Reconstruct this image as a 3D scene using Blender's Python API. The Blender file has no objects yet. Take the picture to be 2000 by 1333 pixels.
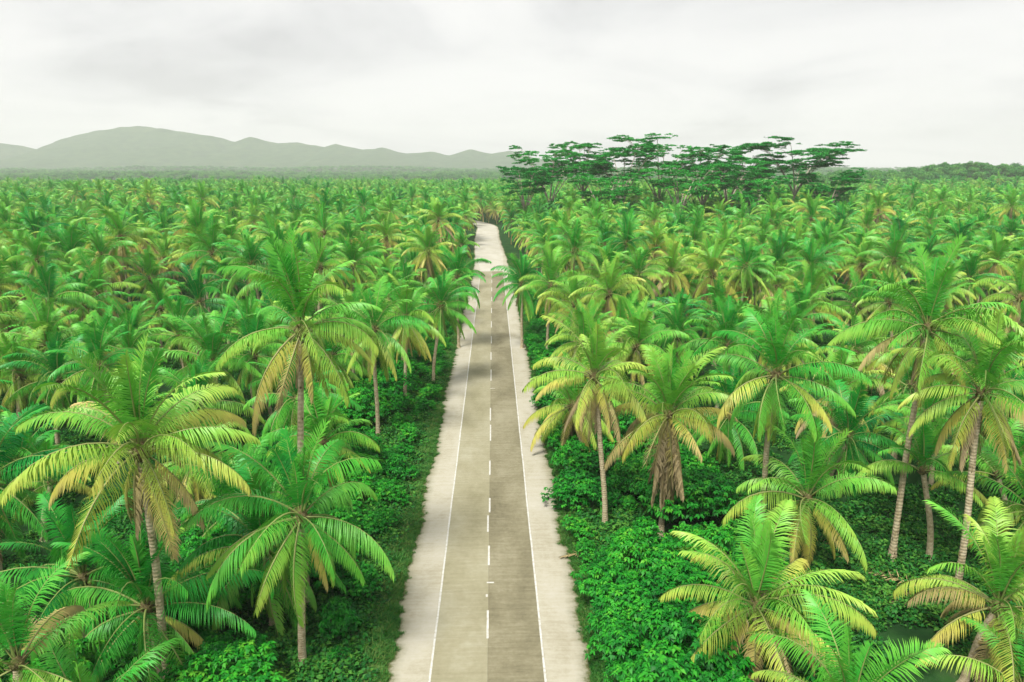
import bpy, math, random
import numpy as np
from mathutils import Vector, Matrix

R = math.radians
scene = bpy.context.scene
col = scene.collection

# ------------------------------------------------------------------ camera
CAM = Vector((0.47, 0.0, 26.7))
PITCH, YAW = 13.9, -1.55
cam_d = bpy.data.cameras.new("camera")
cam_d.sensor_width = 36.0
cam_d.lens = 24.0
cam_d.clip_start = 0.5
cam_d.clip_end = 20000
cam = bpy.data.objects.new("camera", cam_d)
cam.location = CAM
cam.rotation_euler = (R(90 - PITCH), 0, R(YAW))
col.objects.link(cam)
scene.camera = cam
CROT = np.array(cam.rotation_euler.to_matrix())
CPOS = np.array(CAM)
FPX = 2000 * 24.0 / 36.0

# ------------------------------------------------------------------ sun and sky (bright overcast)
SUN_EL, SUN_AZ = 60.0, 212.0        # azimuth clockwise from +Y
sdir = Vector((math.sin(R(SUN_AZ)) * math.cos(R(SUN_EL)), math.cos(R(SUN_AZ)) * math.cos(R(SUN_EL)), math.sin(R(SUN_EL))))
sun_d = bpy.data.lights.new("sun", 'SUN')
sun_d.energy = 1.5
sun_d.angle = R(14)
sun_d.color = (1.0, 0.96, 0.88)
sun = bpy.data.objects.new("sun", sun_d)
sun.rotation_euler = (-sdir).to_track_quat('-Z', 'Y').to_euler()
sun.location = (0, 0, 300)
col.objects.link(sun)

world = bpy.data.worlds.new("World")
scene.world = world
world.use_nodes = True
wt = world.node_tree
wt.nodes.clear()


def N(t, kind, **kw):
    n = t.nodes.new(kind)
    for k, v in kw.items():
        if k == 'i':
            for kk, vv in v.items():
                n.inputs[kk].default_value = vv
        else:
            setattr(n, k, v)
    return n


def ramp(t, stops, interp='LINEAR'):
    n = t.nodes.new('ShaderNodeValToRGB')
    n.color_ramp.interpolation = interp
    e = n.color_ramp.elements
    while len(e) < len(stops):
        e.new(0.5)
    for q, (p, c) in zip(e, stops):
        q.position = p
        q.color = (*c, 1.0)
    return n


def math_n(t, op, a=None, b=None, clamp=False):
    n = t.nodes.new('ShaderNodeMath')
    n.operation = op
    n.use_clamp = clamp
    for i, v in enumerate((a, b)):
        if v is None:
            continue
        if isinstance(v, (int, float)):
            n.inputs[i].default_value = v
        else:
            t.links.new(v, n.inputs[i])
    return n.outputs[0]


def mixc(t, f, a, b, blend='MIX'):
    n = t.nodes.new('ShaderNodeMix')
    n.data_type = 'RGBA'
    n.blend_type = blend
    for idx, v in ((0, f), (6, a), (7, b)):
        if isinstance(v, (int, float)):
            n.inputs[idx].default_value = v
        elif isinstance(v, tuple):
            n.inputs[idx].default_value = (*v, 1.0) if len(v) == 3 else v
        else:
            t.links.new(v, n.inputs[idx])
    return n.outputs[2]


def build_world():
    t = wt
    L = t.links
    tc = N(t, 'ShaderNodeTexCoord')
    sep = N(t, 'ShaderNodeSeparateXYZ')
    L.new(tc.outputs['Generated'], sep.inputs[0])
    zz = math_n(t, 'ADD', math_n(t, 'MAXIMUM', sep.outputs[2], 0.0), 0.16)
    cmb = N(t, 'ShaderNodeCombineXYZ')
    L.new(math_n(t, 'DIVIDE', sep.outputs[0], zz), cmb.inputs[0])
    L.new(math_n(t, 'DIVIDE', sep.outputs[1], zz), cmb.inputs[1])
    n1 = N(t, 'ShaderNodeTexNoise', i={'Scale': 0.8, 'Detail': 8.0, 'Roughness': 0.58, 'Distortion': 0.6})
    mp = N(t, 'ShaderNodeMapping')
    mp.inputs['Location'].default_value = (3.1, 0.7, 0.0)
    L.new(cmb.outputs[0], mp.inputs[0])
    L.new(mp.outputs[0], n1.inputs['Vector'])
    cl = ramp(t, [(0.34, (0.276, 0.273, 0.268)), (0.46, (0.262, 0.259, 0.256)), (0.54, (0.238, 0.236, 0.236)), (0.66, (0.190, 0.188, 0.190))])
    L.new(n1.outputs['Fac'], cl.inputs[0])
    sky = N(t, 'ShaderNodeTexSky', sky_type='NISHITA', sun_disc=False)
    sky.sun_elevation = R(SUN_EL)
    sky.sun_rotation = R(SUN_AZ)
    sk = mixc(t, 1.0, sky.outputs[0], (0.03, 0.03, 0.03), 'MULTIPLY')
    out = mixc(t, 0.94, sk, cl.outputs[0])
    bg = N(t, 'ShaderNodeBackground', i={'Strength': 1.0})
    L.new(out, bg.inputs[0])
    wo = N(t, 'ShaderNodeOutputWorld')
    L.new(bg.outputs[0], wo.inputs[0])


build_world()
vs = scene.view_settings
vs.view_transform = 'Standard'
vs.look = 'None'
vs.exposure = 1.9
vs.gamma = 1.0
cy = scene.cycles
cy.max_bounces = 3
cy.diffuse_bounces = 1
cy.glossy_bounces = 2
cy.transmission_bounces = 2
cy.transparent_max_bounces = 4
cy.volume_bounces = 1
cy.use_adaptive_sampling = True
cy.adaptive_threshold = 0.012
cy.use_denoising = True
cy.sample_clamp_indirect = 6.0


# ------------------------------------------------------------------ helpers
def project(p):
    """world point -> photograph pixel (2000 wide) and camera depth, used to choose which palms are in view"""
    q = CROT.T @ (np.asarray(p, float) - CPOS)
    z = -q[2]
    return 1000 + FPX * q[0] / z, 666.5 - FPX * q[1] / z, z


def unproject(x, y, zc):
    q = np.array(((x - 1000) / FPX * zc, -(y - 666.5) / FPX * zc, -zc))
    return CROT @ q + CPOS


def mesh_from(name, V, quads=None, tris=None, attrs=None, mats=(), smooth=False, mat_index=None, flat=False):
    me = bpy.data.meshes.new(name)
    V = np.asarray(V, np.float32)
    fq = np.asarray(quads, np.int32).reshape(-1, 4) if quads is not None and len(quads) else np.zeros((0, 4), np.int32)
    ft = np.asarray(tris, np.int32).reshape(-1, 3) if tris is not None and len(tris) else np.zeros((0, 3), np.int32)
    nl = fq.size + ft.size
    me.vertices.add(len(V))
    me.vertices.foreach_set("co", V.ravel())
    me.loops.add(nl)
    me.loops.foreach_set("vertex_index", np.concatenate((fq.ravel(), ft.ravel())))
    npol = len(fq) + len(ft)
    me.polygons.add(npol)
    tot = np.concatenate((np.full(len(fq), 4, np.int32), np.full(len(ft), 3, np.int32)))
    st = np.concatenate(([0], np.cumsum(tot)[:-1])).astype(np.int32) if npol else np.zeros(0, np.int32)
    me.polygons.foreach_set("loop_start", st)
    me.polygons.foreach_set("loop_total", tot)
    if smooth:
        me.polygons.foreach_set("use_smooth", np.ones(npol, bool))
    if flat:
        me.polygons.foreach_set("use_smooth", np.zeros(npol, bool))
    if mat_index is not None:
        me.polygons.foreach_set("material_index", np.asarray(mat_index, np.int32))
    for k, v in (attrs or {}).items():
        a = me.attributes.new(k, 'FLOAT', 'POINT')
        a.data.foreach_set("value", np.asarray(v, np.float32))
    for m in mats:
        me.materials.append(m)
    me.update(calc_edges=True)
    return me


def obj(name, me, parent=None, loc=None, rot=None, sc=None, link=True):
    o = bpy.data.objects.new(name, me)
    if parent is not None:
        o.parent = parent
    if loc is not None:
        o.location = loc
    if rot is not None:
        o.rotation_euler = rot
    if sc is not None:
        o.scale = sc
    if link:
        col.objects.link(o)
    return o


def tag(o, label=None, cat=None, group=None, kind=None):
    for k, v in (('label', label), ('category', cat), ('group', group), ('kind', kind)):
        if v:
            o[k] = v
    return o


def tube(pts, rad, sides=8, cap=True):
    """vertices, quads, tris, ring parameter"""
    pts = np.asarray(pts, float)
    n = len(pts)
    rad = np.broadcast_to(np.asarray(rad, float), (n,))
    T = np.gradient(pts, axis=0)
    T /= np.linalg.norm(T, axis=1)[:, None]
    ref = np.array((0.0, 1.0, 0.0)) if abs(T[0][1]) < 0.9 else np.array((1.0, 0, 0))
    A = ref - (T @ ref)[:, None] * T
    A /= np.linalg.norm(A, axis=1)[:, None]
    B = np.cross(T, A)
    an = np.arange(sides) / sides * 2 * math.pi
    V = pts[:, None, :] + rad[:, None, None] * (np.cos(an)[None, :, None] * A[:, None, :] + np.sin(an)[None, :, None] * B[:, None, :])
    V = V.reshape(-1, 3)
    q = []
    for i in range(n - 1):
        for j in range(sides):
            q.append((i * sides + j, i * sides + (j + 1) % sides, (i + 1) * sides + (j + 1) % sides, (i + 1) * sides + j))
    t = []
    if cap:
        V = np.vstack((V, pts[-1:]))
        c = len(V) - 1
        for j in range(sides):
            t.append(((n - 1) * sides + j, (n - 1) * sides + (j + 1) % sides, c))
    return V, np.array(q), np.array(t).reshape(-1, 3)


class Acc:
    """collects geometry for one mesh"""
    def __init__(self):
        self.V, self.Q, self.T, self.A, self.n = [], [], [], {}, 0

    def add(self, V, q=None, t=None, **attrs):
        V = np.asarray(V, float)
        self.V.append(V)
        if q is not None and len(q):
            self.Q.append(np.asarray(q) + self.n)
        if t is not None and len(t):
            self.T.append(np.asarray(t) + self.n)
        for k, v in attrs.items():
            self.A.setdefault(k, []).append((self.n, np.broadcast_to(np.asarray(v, float), (len(V),))))
        self.n += len(V)

    def mesh(self, name, mats, smooth=False):
        V = np.vstack(self.V)
        at = {}
        for k, lst in self.A.items():
            a = np.zeros(len(V))
            for s, v in lst:
                a[s:s + len(v)] = v
            at[k] = a
        return mesh_from(name, V, np.vstack(self.Q) if self.Q else None, np.vstack(self.T) if self.T else None, at, mats, smooth)


# ------------------------------------------------------------------ materials
def new_mat(name):
    m = bpy.data.materials.new(name)
    m.use_nodes = True
    t = m.node_tree
    t.nodes.clear()
    return m, t


def leaf_output(t, colr, trans=0.3, rough=0.5, spec=0.3, tcol=None):
    p = N(t, 'ShaderNodeBsdfPrincipled', i={'Roughness': rough, 'Specular IOR Level': spec})
    tr = N(t, 'ShaderNodeBsdfTranslucent')
    t.links.new(colr, p.inputs['Base Color'])
    t.links.new(tcol if tcol is not None else colr, tr.inputs[0])
    mx = N(t, 'ShaderNodeMixShader', i={0: trans})
    t.links.new(p.outputs[0], mx.inputs[1])
    t.links.new(tr.outputs[0], mx.inputs[2])
    o = N(t, 'ShaderNodeOutputMaterial')
    t.links.new(mx.outputs[0], o.inputs[0])


def attr(t, name, kind='GEOMETRY'):
    n = N(t, 'ShaderNodeAttribute', attribute_type=kind, attribute_name=name)
    return n.outputs['Fac']


def mat_frond():
    m, t = new_mat("palm_frond")
    s = attr(t, "along")
    w = attr(t, "across")
    tint = math_n(t, 'ADD', attr(t, "tint"), attr(t, "tint", 'OBJECT'))
    oi = N(t, 'ShaderNodeObjectInfo')
    tint = math_n(t, 'ADD', tint, math_n(t, 'MULTIPLY', math_n(t, 'SUBTRACT', oi.outputs['Random'], 0.5), 0.10))
    tc = N(t, 'ShaderNodeTexCoord')
    nz = N(t, 'ShaderNodeTexNoise', i={'Scale': 1.3, 'Detail': 3.0})
    t.links.new(tc.outputs['Object'], nz.inputs['Vector'])
    # leaflet tips and the outer end of an old frond yellow first
    age = math_n(t, 'ADD', math_n(t, 'MULTIPLY', s, 0.30), math_n(t, 'MULTIPLY', w, 0.16))
    age = math_n(t, 'MULTIPLY', age, math_n(t, 'ADD', math_n(t, 'MULTIPLY', tint, 1.3), 0.18))
    v = math_n(t, 'ADD', math_n(t, 'ADD', tint, age), math_n(t, 'MULTIPLY', math_n(t, 'SUBTRACT', nz.outputs['Fac'], 0.5), 0.18), clamp=True)
    r = ramp(t, [(0.00, (0.006, 0.230, 0.040)), (0.14, (0.040, 0.370, 0.036)), (0.30, (0.160, 0.500, 0.052)), (0.46, (0.380, 0.570, 0.080)),
                 (0.62, (0.540, 0.520, 0.095)), (0.78, (0.520, 0.430, 0.165)), (1.0, (0.400, 0.315, 0.170))])
    t.links.new(v, r.inputs[0])
    # midrib (across < 0) is pale yellow green
    rib = math_n(t, 'LESS_THAN', w, -0.5)
    ribc = mixc(t, math_n(t, 'MULTIPLY', tint, 1.0, clamp=True), (0.27, 0.37, 0.10), (0.36, 0.27, 0.13))
    c = mixc(t, rib, r.outputs[0], ribc)
    leaf_output(t, c, 0.14, 0.42, 0.30)
    return m


def mat_trunk():
    m, t = new_mat("palm_trunk_bark")
    tc = N(t, 'ShaderNodeTexCoord')
    sep = N(t, 'ShaderNodeSeparateXYZ')
    t.links.new(tc.outputs['Object'], sep.inputs[0])
    nz = N(t, 'ShaderNodeTexNoise', i={'Scale': 2.6, 'Detail': 6.0, 'Roughness': 0.65})
    mp = N(t, 'ShaderNodeMapping')
    mp.inputs['Scale'].default_value = (1.6, 1.6, 1.3)
    t.links.new(tc.outputs['Object'], mp.inputs[0])
    t.links.new(mp.outputs[0], nz.inputs['Vector'])
    wv = N(t, 'ShaderNodeTexWave', wave_type='BANDS', bands_direction='Z', i={'Scale': 2.1, 'Distortion': 4.5, 'Detail': 3.0})
    t.links.new(tc.outputs['Object'], wv.inputs['Vector'])
    r = ramp(t, [(0.25, (0.13, 0.10, 0.055)), (0.40, (0.36, 0.295, 0.18)), (0.58, (0.52, 0.45, 0.30)), (0.80, (0.60, 0.55, 0.42))])
    t.links.new(nz.outputs['Fac'], r.inputs[0])
    c = mixc(t, math_n(t, 'MULTIPLY', wv.outputs['Fac'], 0.16), r.outputs[0], (0.20, 0.155, 0.085), 'MIX')
    n2 = N(t, 'ShaderNodeTexVoronoi', i={'Scale': 2.3})
    t.links.new(tc.outputs['Object'], n2.inputs['Vector'])
    spot = math_n(t, 'LESS_THAN', n2.outputs['Distance'], 0.12)
    c = mixc(t, math_n(t, 'MULTIPLY', spot, 0.8), c, (0.05, 0.035, 0.02))
    b = N(t, 'ShaderNodeBump', i={'Strength': 0.5, 'Distance': 0.04})
    t.links.new(wv.outputs['Fac'], b.inputs['Height'])
    p = N(t, 'ShaderNodeBsdfPrincipled', i={'Roughness': 0.9, 'Specular IOR Level': 0.15})
    t.links.new(c, p.inputs['Base Color'])
    t.links.new(b.outputs[0], p.inputs['Normal'])
    o = N(t, 'ShaderNodeOutputMaterial')
    t.links.new(p.outputs[0], o.inputs[0])
    return m


def mat_noise(name, stops, scale=1.0, detail=5.0, rough=0.85, spec=0.2, bump=0.0, coords='Object', mapscale=(1, 1, 1), rand=0.0, bumpscale=None):
    m, t = new_mat(name)
    tc = N(t, 'ShaderNodeTexCoord')
    mp = N(t, 'ShaderNodeMapping')
    mp.inputs['Scale'].default_value = mapscale
    if coords == 'World':
        g = N(t, 'ShaderNodeNewGeometry')
        t.links.new(g.outputs['Position'], mp.inputs[0])
    else:
        t.links.new(tc.outputs[coords], mp.inputs[0])
    nz = N(t, 'ShaderNodeTexNoise', i={'Scale': scale, 'Detail': detail, 'Roughness': 0.62})
    t.links.new(mp.outputs[0], nz.inputs['Vector'])
    r = ramp(t, stops)
    f = nz.outputs['Fac']
    if rand:
        oi = N(t, 'ShaderNodeObjectInfo')
        f = math_n(t, 'ADD', f, math_n(t, 'MULTIPLY', math_n(t, 'SUBTRACT', oi.outputs['Random'], 0.5), rand))
    t.links.new(f, r.inputs[0])
    p = N(t, 'ShaderNodeBsdfPrincipled', i={'Roughness': rough, 'Specular IOR Level': spec})
    t.links.new(r.outputs[0], p.inputs['Base Color'])
    if bump:
        b = N(t, 'ShaderNodeBump', i={'Strength': bump, 'Distance': 0.05})
        n3 = N(t, 'ShaderNodeTexNoise', i={'Scale': bumpscale or scale * 3, 'Detail': 4.0})
        t.links.new(mp.outputs[0], n3.inputs['Vector'])
        t.links.new(n3.outputs['Fac'], b.inputs['Height'])
        t.links.new(b.outputs[0], p.inputs['Normal'])
    o = N(t, 'ShaderNodeOutputMaterial')
    t.links.new(p.outputs[0], o.inputs[0])
    return m


def mat_leaf(name, stops, trans=0.3, rough=0.45, spec=0.35, rand=0.25, nscale=0.6):
    """leaf colours picked by a per-leaf value, a soft noise through the plant and the plant's own random value"""
    m, t = new_mat(name)
    lv = attr(t, "leaf")
    tc = N(t, 'ShaderNodeTexCoord')
    nz = N(t, 'ShaderNodeTexNoise', i={'Scale': nscale, 'Detail': 2.0})
    g = N(t, 'ShaderNodeNewGeometry')
    t.links.new(g.outputs['Position'], nz.inputs['Vector'])
    oi = N(t, 'ShaderNodeObjectInfo')
    f = math_n(t, 'ADD', math_n(t, 'MULTIPLY', lv, 0.55), math_n(t, 'MULTIPLY', nz.outputs['Fac'], 0.45))
    f = math_n(t, 'ADD', f, math_n(t, 'MULTIPLY', math_n(t, 'SUBTRACT', oi.outputs['Random'], 0.5), rand), clamp=True)
    r = ramp(t, stops)
    t.links.new(f, r.inputs[0])
    leaf_output(t, r.outputs[0], trans, rough, spec)
    return m


M = {}
M['frond'] = mat_frond()
M['trunk'] = mat_trunk()
M['sheath'] = mat_noise("leaf_sheath_fibre", [(0.3, (0.06, 0.042, 0.018)), (0.5, (0.13, 0.11, 0.045)), (0.7, (0.24, 0.22, 0.09))], 6, bump=0.6)
M['nut'] = mat_noise("coconut_husk", [(0.3, (0.05, 0.13, 0.02)), (0.6, (0.16, 0.24, 0.04)), (0.8, (0.36, 0.30, 0.07))], 1.4, rough=0.45, spec=0.4, rand=0.5)
M['shrub'] = mat_leaf("shrub_leaf", [(0.10, (0.004, 0.085, 0.012)), (0.42, (0.012, 0.210, 0.016)), (0.68, (0.042, 0.360, 0.022)), (0.95, (0.17, 0.50, 0.035))], 0.14, 0.5, 0.2, 0.25, 0.5)
M['cover'] = mat_leaf("ground_cover_leaf", [(0.10, (0.008, 0.065, 0.014)), (0.5, (0.022, 0.170, 0.022)), (0.9, (0.11, 0.29, 0.035))], 0.12, 0.55, 0.15, 0.3, 0.12)
M['grass'] = mat_leaf("verge_grass_blade", [(0.10, (0.016, 0.11, 0.018)), (0.5, (0.045, 0.210, 0.028)), (0.9, (0.19, 0.26, 0.065))], 0.2, 0.55, 0.15, 0.35, 0.25)
M['albizia'] = mat_leaf("albizia_leaf", [(0.10, (0.008, 0.16, 0.030)), (0.5, (0.022, 0.360, 0.044)), (0.9, (0.08, 0.50, 0.06))], 0.30, 0.5, 0.25, 0.25, 0.08)
M['broad'] = mat_leaf("broadleaf", [(0.10, (0.014, 0.12, 0.028)), (0.5, (0.060, 0.29, 0.05)), (0.9, (0.17, 0.42, 0.07))], 0.22, 0.5, 0.25, 0.5, 0.05)
M['bark'] = mat_noise("pale_bark", [(0.3, (0.16, 0.13, 0.10)), (0.55, (0.42, 0.37, 0.29)), (0.8, (0.55, 0.51, 0.42))], 0.7, bump=0.3)
M['stem'] = mat_noise("shrub_stem", [(0.3, (0.08, 0.06, 0.03)), (0.7, (0.17, 0.14, 0.07))], 3)

# ------------------------------------------------------------------ large structure: ground, hills, mountains
rngT = np.random.default_rng(5)


def vnoise(x, y, seed=0):
    """smooth value noise"""
    x = np.asarray(x, float)
    y = np.asarray(y, float)
    xi, yi = np.floor(x), np.floor(y)
    fx, fy = x - xi, y - yi
    fx, fy = fx * fx * (3 - 2 * fx), fy * fy * (3 - 2 * fy)

    def h(a, b):
        v = np.sin(a * 127.1 + b * 311.7 + seed * 74.7) * 43758.5453
        return v - np.floor(v)
    return (h(xi, yi) * (1 - fx) + h(xi + 1, yi) * fx) * (1 - fy) + (h(xi, yi + 1) * (1 - fx) + h(xi + 1, yi + 1) * fx) * fy


def fbm(x, y, oct=4, seed=0):
    a, s, tot = 0.0, 1.0, 0.0
    for k in range(oct):
        a = a + s * vnoise(x * 2 ** k, y * 2 ** k, seed + k * 7)
        tot += s
        s *= 0.5
    return a / tot


def sstep(a, b, x):
    t = np.clip((x - a) / (b - a), 0, 1)
    return t * t * (3 - 2 * t)


def ground_z(x, y):
    x = np.asarray(x, float)
    y = np.asarray(y, float)
    z = np.zeros(np.broadcast(x, y).shape)
    # low wooded hills to the right, behind the flat-topped trees
    z = z + 27 * np.exp(-(((x - 480) / 85) ** 2 + ((y - 700) / 130) ** 2))
    z = z + 17 * np.exp(-(((x - 345) / 60) ** 2 + ((y - 690) / 110) ** 2))
    z = z + 15 * np.exp(-(((x - 640) / 110) ** 2 + ((y - 740) / 130) ** 2))
    # the plain rolls and climbs slowly towards the mountains
    far = sstep(1000, 2400, y)
    z = z + far * (6 + 30 * fbm(x / 420, y / 420, 3, 3))
    z = z + sstep(2300, 3300, y) * 28 * fbm(x / 300, y / 300, 3, 9)
    return z


def grid_mesh(name, xs, ys, zf, mat):
    X, Y = np.meshgrid(xs, ys)
    Z = zf(X, Y)
    V = np.stack((X, Y, Z), -1).reshape(-1, 3)
    nx, ny = len(xs), len(ys)
    i = np.arange(nx - 1)[None, :] + np.arange(ny - 1)[:, None] * nx
    q = np.stack((i, i + 1, i + nx + 1, i + nx), -1).reshape(-1, 4)
    return mesh_from(name, V, q, None, None, (mat,), True)


M['ground'] = mat_noise("plantation_ground", [(0.30, (0.016, 0.030, 0.014)), (0.46, (0.016, 0.055, 0.016)), (0.62, (0.030, 0.085, 0.022)), (0.80, (0.075, 0.065, 0.035))],
                        0.22, 8, 0.95, 0.05, 0.7, 'World', bumpscale=2.0)
M['mountain'] = mat_noise("forested_slope", [(0.3, (0.018, 0.050, 0.018)), (0.5, (0.035, 0.085, 0.028)), (0.7, (0.075, 0.115, 0.045))], 0.02, 8, 0.95, 0.05, 0.0, 'World')

xs = np.concatenate((-np.geomspace(6300, 60, 46), np.linspace(-50, 50, 9), np.geomspace(60, 6300, 46)))
xs = np.unique(np.concatenate((xs, np.linspace(-1400, 1400, 90))))
ys = np.unique(np.concatenate((np.linspace(-250, 1000, 60), np.linspace(1000, 4200, 110), np.linspace(4200, 6300, 20))))
g = obj("ground", grid_mesh("ground", xs, ys, ground_z, M['ground']))
tag(g, "green plantation ground under the palms, reaching to the hills", "ground", kind="structure")

# mountain ridge line: (photo x, photo y) of the skyline at a distance of about 4 km
SKY = [(-500, 300), (-300, 262), (-120, 268), (0, 271), (40, 281), (90, 288), (125, 298), (160, 277), (230, 261), (300, 251), (330, 254), (390, 263), (450, 272), (480, 280), (510, 273), (560, 283),
       (600, 281), (650, 290), (670, 284), (720, 296), (760, 291), (800, 301), (850, 298), (880, 305), (920, 294), (960, 303), (1000, 297), (1040, 308), (1090, 316), (1150, 322), (1250, 331), (1500, 342), (2600, 350)]


def mountain_mesh():
    D = 4300.0
    sx = np.array([p[0] for p in SKY], float)
    sh = np.array([26.7 + (336 - p[1]) / FPX * D for p in SKY])
    wx = (sx - 964) / FPX * D
    xs = np.linspace(-5200, 4600, 420)
    ys = np.linspace(3000, 5400, 110)
    X, Y = np.meshgrid(xs, ys)
    wob = 170 * (fbm(X / 700, Y * 0 + 0.5, 3, 21) - 0.5)
    crest = np.interp(X, wx, sh) + 14 * (fbm(X / 130.0, X * 0 + 3.3, 3, 61) - 0.5)
    d = (Y - (D + wob)) / 1150.0
    prof = np.where(d < 0, np.clip(1 + d, 0, 1) ** 1.25, np.clip(1 - d * 0.9, 0, 1))
    spur = np.abs(fbm(X / 240 + 0.4 * np.sin(Y / 260), Y / 560, 4, 31) - 0.5) * 2
    cut = np.clip(-d, 0, 1) ** 0.6 * np.clip(1 + d, 0, 1) ** 0.3
    Z = crest * prof * (1 - 0.42 * cut * (1 - spur)) + cut * 20 * (fbm(X / 110, Y / 110, 3, 41) - 0.5)
    Z = Z + 5 * (fbm(X / 34, Y / 34, 2, 51) - 0.5) * np.clip(prof * 3, 0, 1)
    Z = np.maximum(Z, -3) - 4 * (prof < 0.02)
    V = np.stack((X, Y, Z), -1).reshape(-1, 3)
    nx, ny = len(xs), len(ys)
    i = np.arange(nx - 1)[None, :] + np.arange(ny - 1)[:, None] * nx
    q = np.stack((i, i + 1, i + nx + 1, i + nx), -1).reshape(-1, 4)
    return mesh_from("mountains", V, q, None, None, (M['mountain'],), True)


mo = obj("mountains", mountain_mesh())
tag(mo, "hazy grey green mountain ridge along the far horizon", "mountains", kind="structure")


# ------------------------------------------------------------------ road
def road_x(y):
    y = np.asarray(y, float)
    return -2.2 * sstep(180, 300, y) - np.clip((y - 335) / 40, 0, 9) ** 2 * 6.0


def mat_concrete(name, c0, c1, c2, rand=0.35, edge=False):
    m, t = new_mat(name)
    g = N(t, 'ShaderNodeNewGeometry')
    mp = N(t, 'ShaderNodeMapping')
    mp.inputs['Scale'].default_value = (0.22, 0.11, 0.2)
    t.links.new(g.outputs['Position'], mp.inputs[0])
    n1 = N(t, 'ShaderNodeTexNoise', i={'Scale': 1.0, 'Detail': 8.0, 'Roughness': 0.66, 'Distortion': 0.4})
    t.links.new(mp.outputs[0], n1.inputs['Vector'])
    mp2 = N(t, 'ShaderNodeMapping')
    mp2.inputs['Scale'].default_value = (0.35, 3.2, 1)
    t.links.new(g.outputs['Position'], mp2.inputs[0])
    n2 = N(t, 'ShaderNodeTexNoise', i={'Scale': 1.0, 'Detail': 5.0, 'Roughness': 0.7})
    t.links.new(mp2.outputs[0], n2.inputs['Vector'])
    n3 = N(t, 'ShaderNodeTexNoise', i={'Scale': 3.5, 'Detail': 6.0, 'Roughness': 0.75})
    t.links.new(g.outputs['Position'], n3.inputs['Vector'])
    oi = N(t, 'ShaderNodeObjectInfo')
    f = math_n(t, 'ADD', math_n(t, 'MULTIPLY', n1.outputs['Fac'], 0.55), math_n(t, 'MULTIPLY', n2.outputs['Fac'], 0.25))
    f = math_n(t, 'ADD', f, math_n(t, 'MULTIPLY', n3.outputs['Fac'], 0.20))
    f = math_n(t, 'ADD', f, math_n(t, 'MULTIPLY', math_n(t, 'SUBTRACT', oi.outputs['Random'], 0.5), rand * 0.3))
    r = ramp(t, [(0.38, c0), (0.50, c1), (0.62, c2)])
    t.links.new(f, r.inputs[0])
    rc = r.outputs[0]
    if edge:
        ed = math_n(t, 'ADD', attr(t, "edge"), math_n(t, 'MULTIPLY', math_n(t, 'SUBTRACT', n3.outputs['Fac'], 0.5), 0.9))
        ed = math_n(t, 'ADD', ed, math_n(t, 'MULTIPLY', math_n(t, 'SUBTRACT', n1.outputs['Fac'], 0.5), 0.8))
        er = ramp(t, [(0.34, (0, 0, 0)), (0.66, (0.32, 0.32, 0.32)), (0.95, (1, 1, 1))])
        t.links.new(ed, er.inputs[0])
        rc = mixc(t, er.outputs[0], rc, (0.105, 0.115, 0.045))
    b = N(t, 'ShaderNodeBump', i={'Strength': 0.25, 'Distance': 0.02})
    t.links.new(n3.outputs['Fac'], b.inputs['Height'])
    p = N(t, 'ShaderNodeBsdfPrincipled', i={'Roughness': 0.85, 'Specular IOR Level': 0.2})
    t.links.new(rc, p.inputs['Base Color'])
    t.links.new(b.outputs[0], p.inputs['Normal'])
    o = N(t, 'ShaderNodeOutputMaterial')
    t.links.new(p.outputs[0], o.inputs[0])
    return m


M['lane_l'] = mat_concrete("worn_pale_concrete", (0.215, 0.200, 0.122), (0.280, 0.262, 0.172), (0.345, 0.330, 0.240), 0.01)
M['lane_r'] = mat_concrete("stained_concrete", (0.120, 0.108, 0.066), (0.205, 0.187, 0.118), (0.290, 0.270, 0.187), 0.015)
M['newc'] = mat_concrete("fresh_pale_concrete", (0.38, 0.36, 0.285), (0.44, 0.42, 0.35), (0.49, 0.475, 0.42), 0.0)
M['shoulder'] = mat_concrete("crushed_limestone", (0.30, 0.275, 0.195), (0.395, 0.372, 0.292), (0.445, 0.425, 0.360), 0.0, True)
M['joint'] = mat_noise("joint_sealant", [(0.3, (0.15, 0.138, 0.09)), (0.7, (0.23, 0.212, 0.145))], 2)


def mat_paint():
    m, t = new_mat("worn_road_paint")
    g = N(t, 'ShaderNodeNewGeometry')
    n1 = N(t, 'ShaderNodeTexNoise', i={'Scale': 5.0, 'Detail': 6.0, 'Roughness': 0.7})
    t.links.new(g.outputs['Position'], n1.inputs['Vector'])
    r = ramp(t, [(0.30, (0.32, 0.30, 0.22)), (0.46, (0.50, 0.49, 0.45)), (0.6, (0.58, 0.58, 0.55))])
    t.links.new(n1.outputs['Fac'], r.inputs[0])
    p = N(t, 'ShaderNodeBsdfPrincipled', i={'Roughness': 0.6})
    t.links.new(r.outputs[0], p.inputs['Base Color'])
    o = N(t, 'ShaderNodeOutputMaterial')
    t.links.new(p.outputs[0], o.inputs[0])
    return m


M['paint'] = mat_paint()


def strip(name, x0, x1, ys, z, mat, thick=None, zl=None):
    """sheet between the curves x0(y) and x1(y); with thick, closed at the sides"""
    ys = np.asarray(ys, float)
    a, b = x0(ys), x1(ys)
    n = len(ys)
    zt = np.full(n, z)
    zo = zt if zl is None else np.full(n, zl)
    P = np.stack((np.stack((a, ys, zo if zl is not None else zt), -1), np.stack((b, ys, zt), -1)), 1)
    V = P.reshape(-1, 3)
    i = np.arange(n - 1) * 2
    q = np.stack((i, i + 1, i + 3, i + 2), -1)
    return mesh_from(name, V, q, None, None, (mat,))


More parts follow.
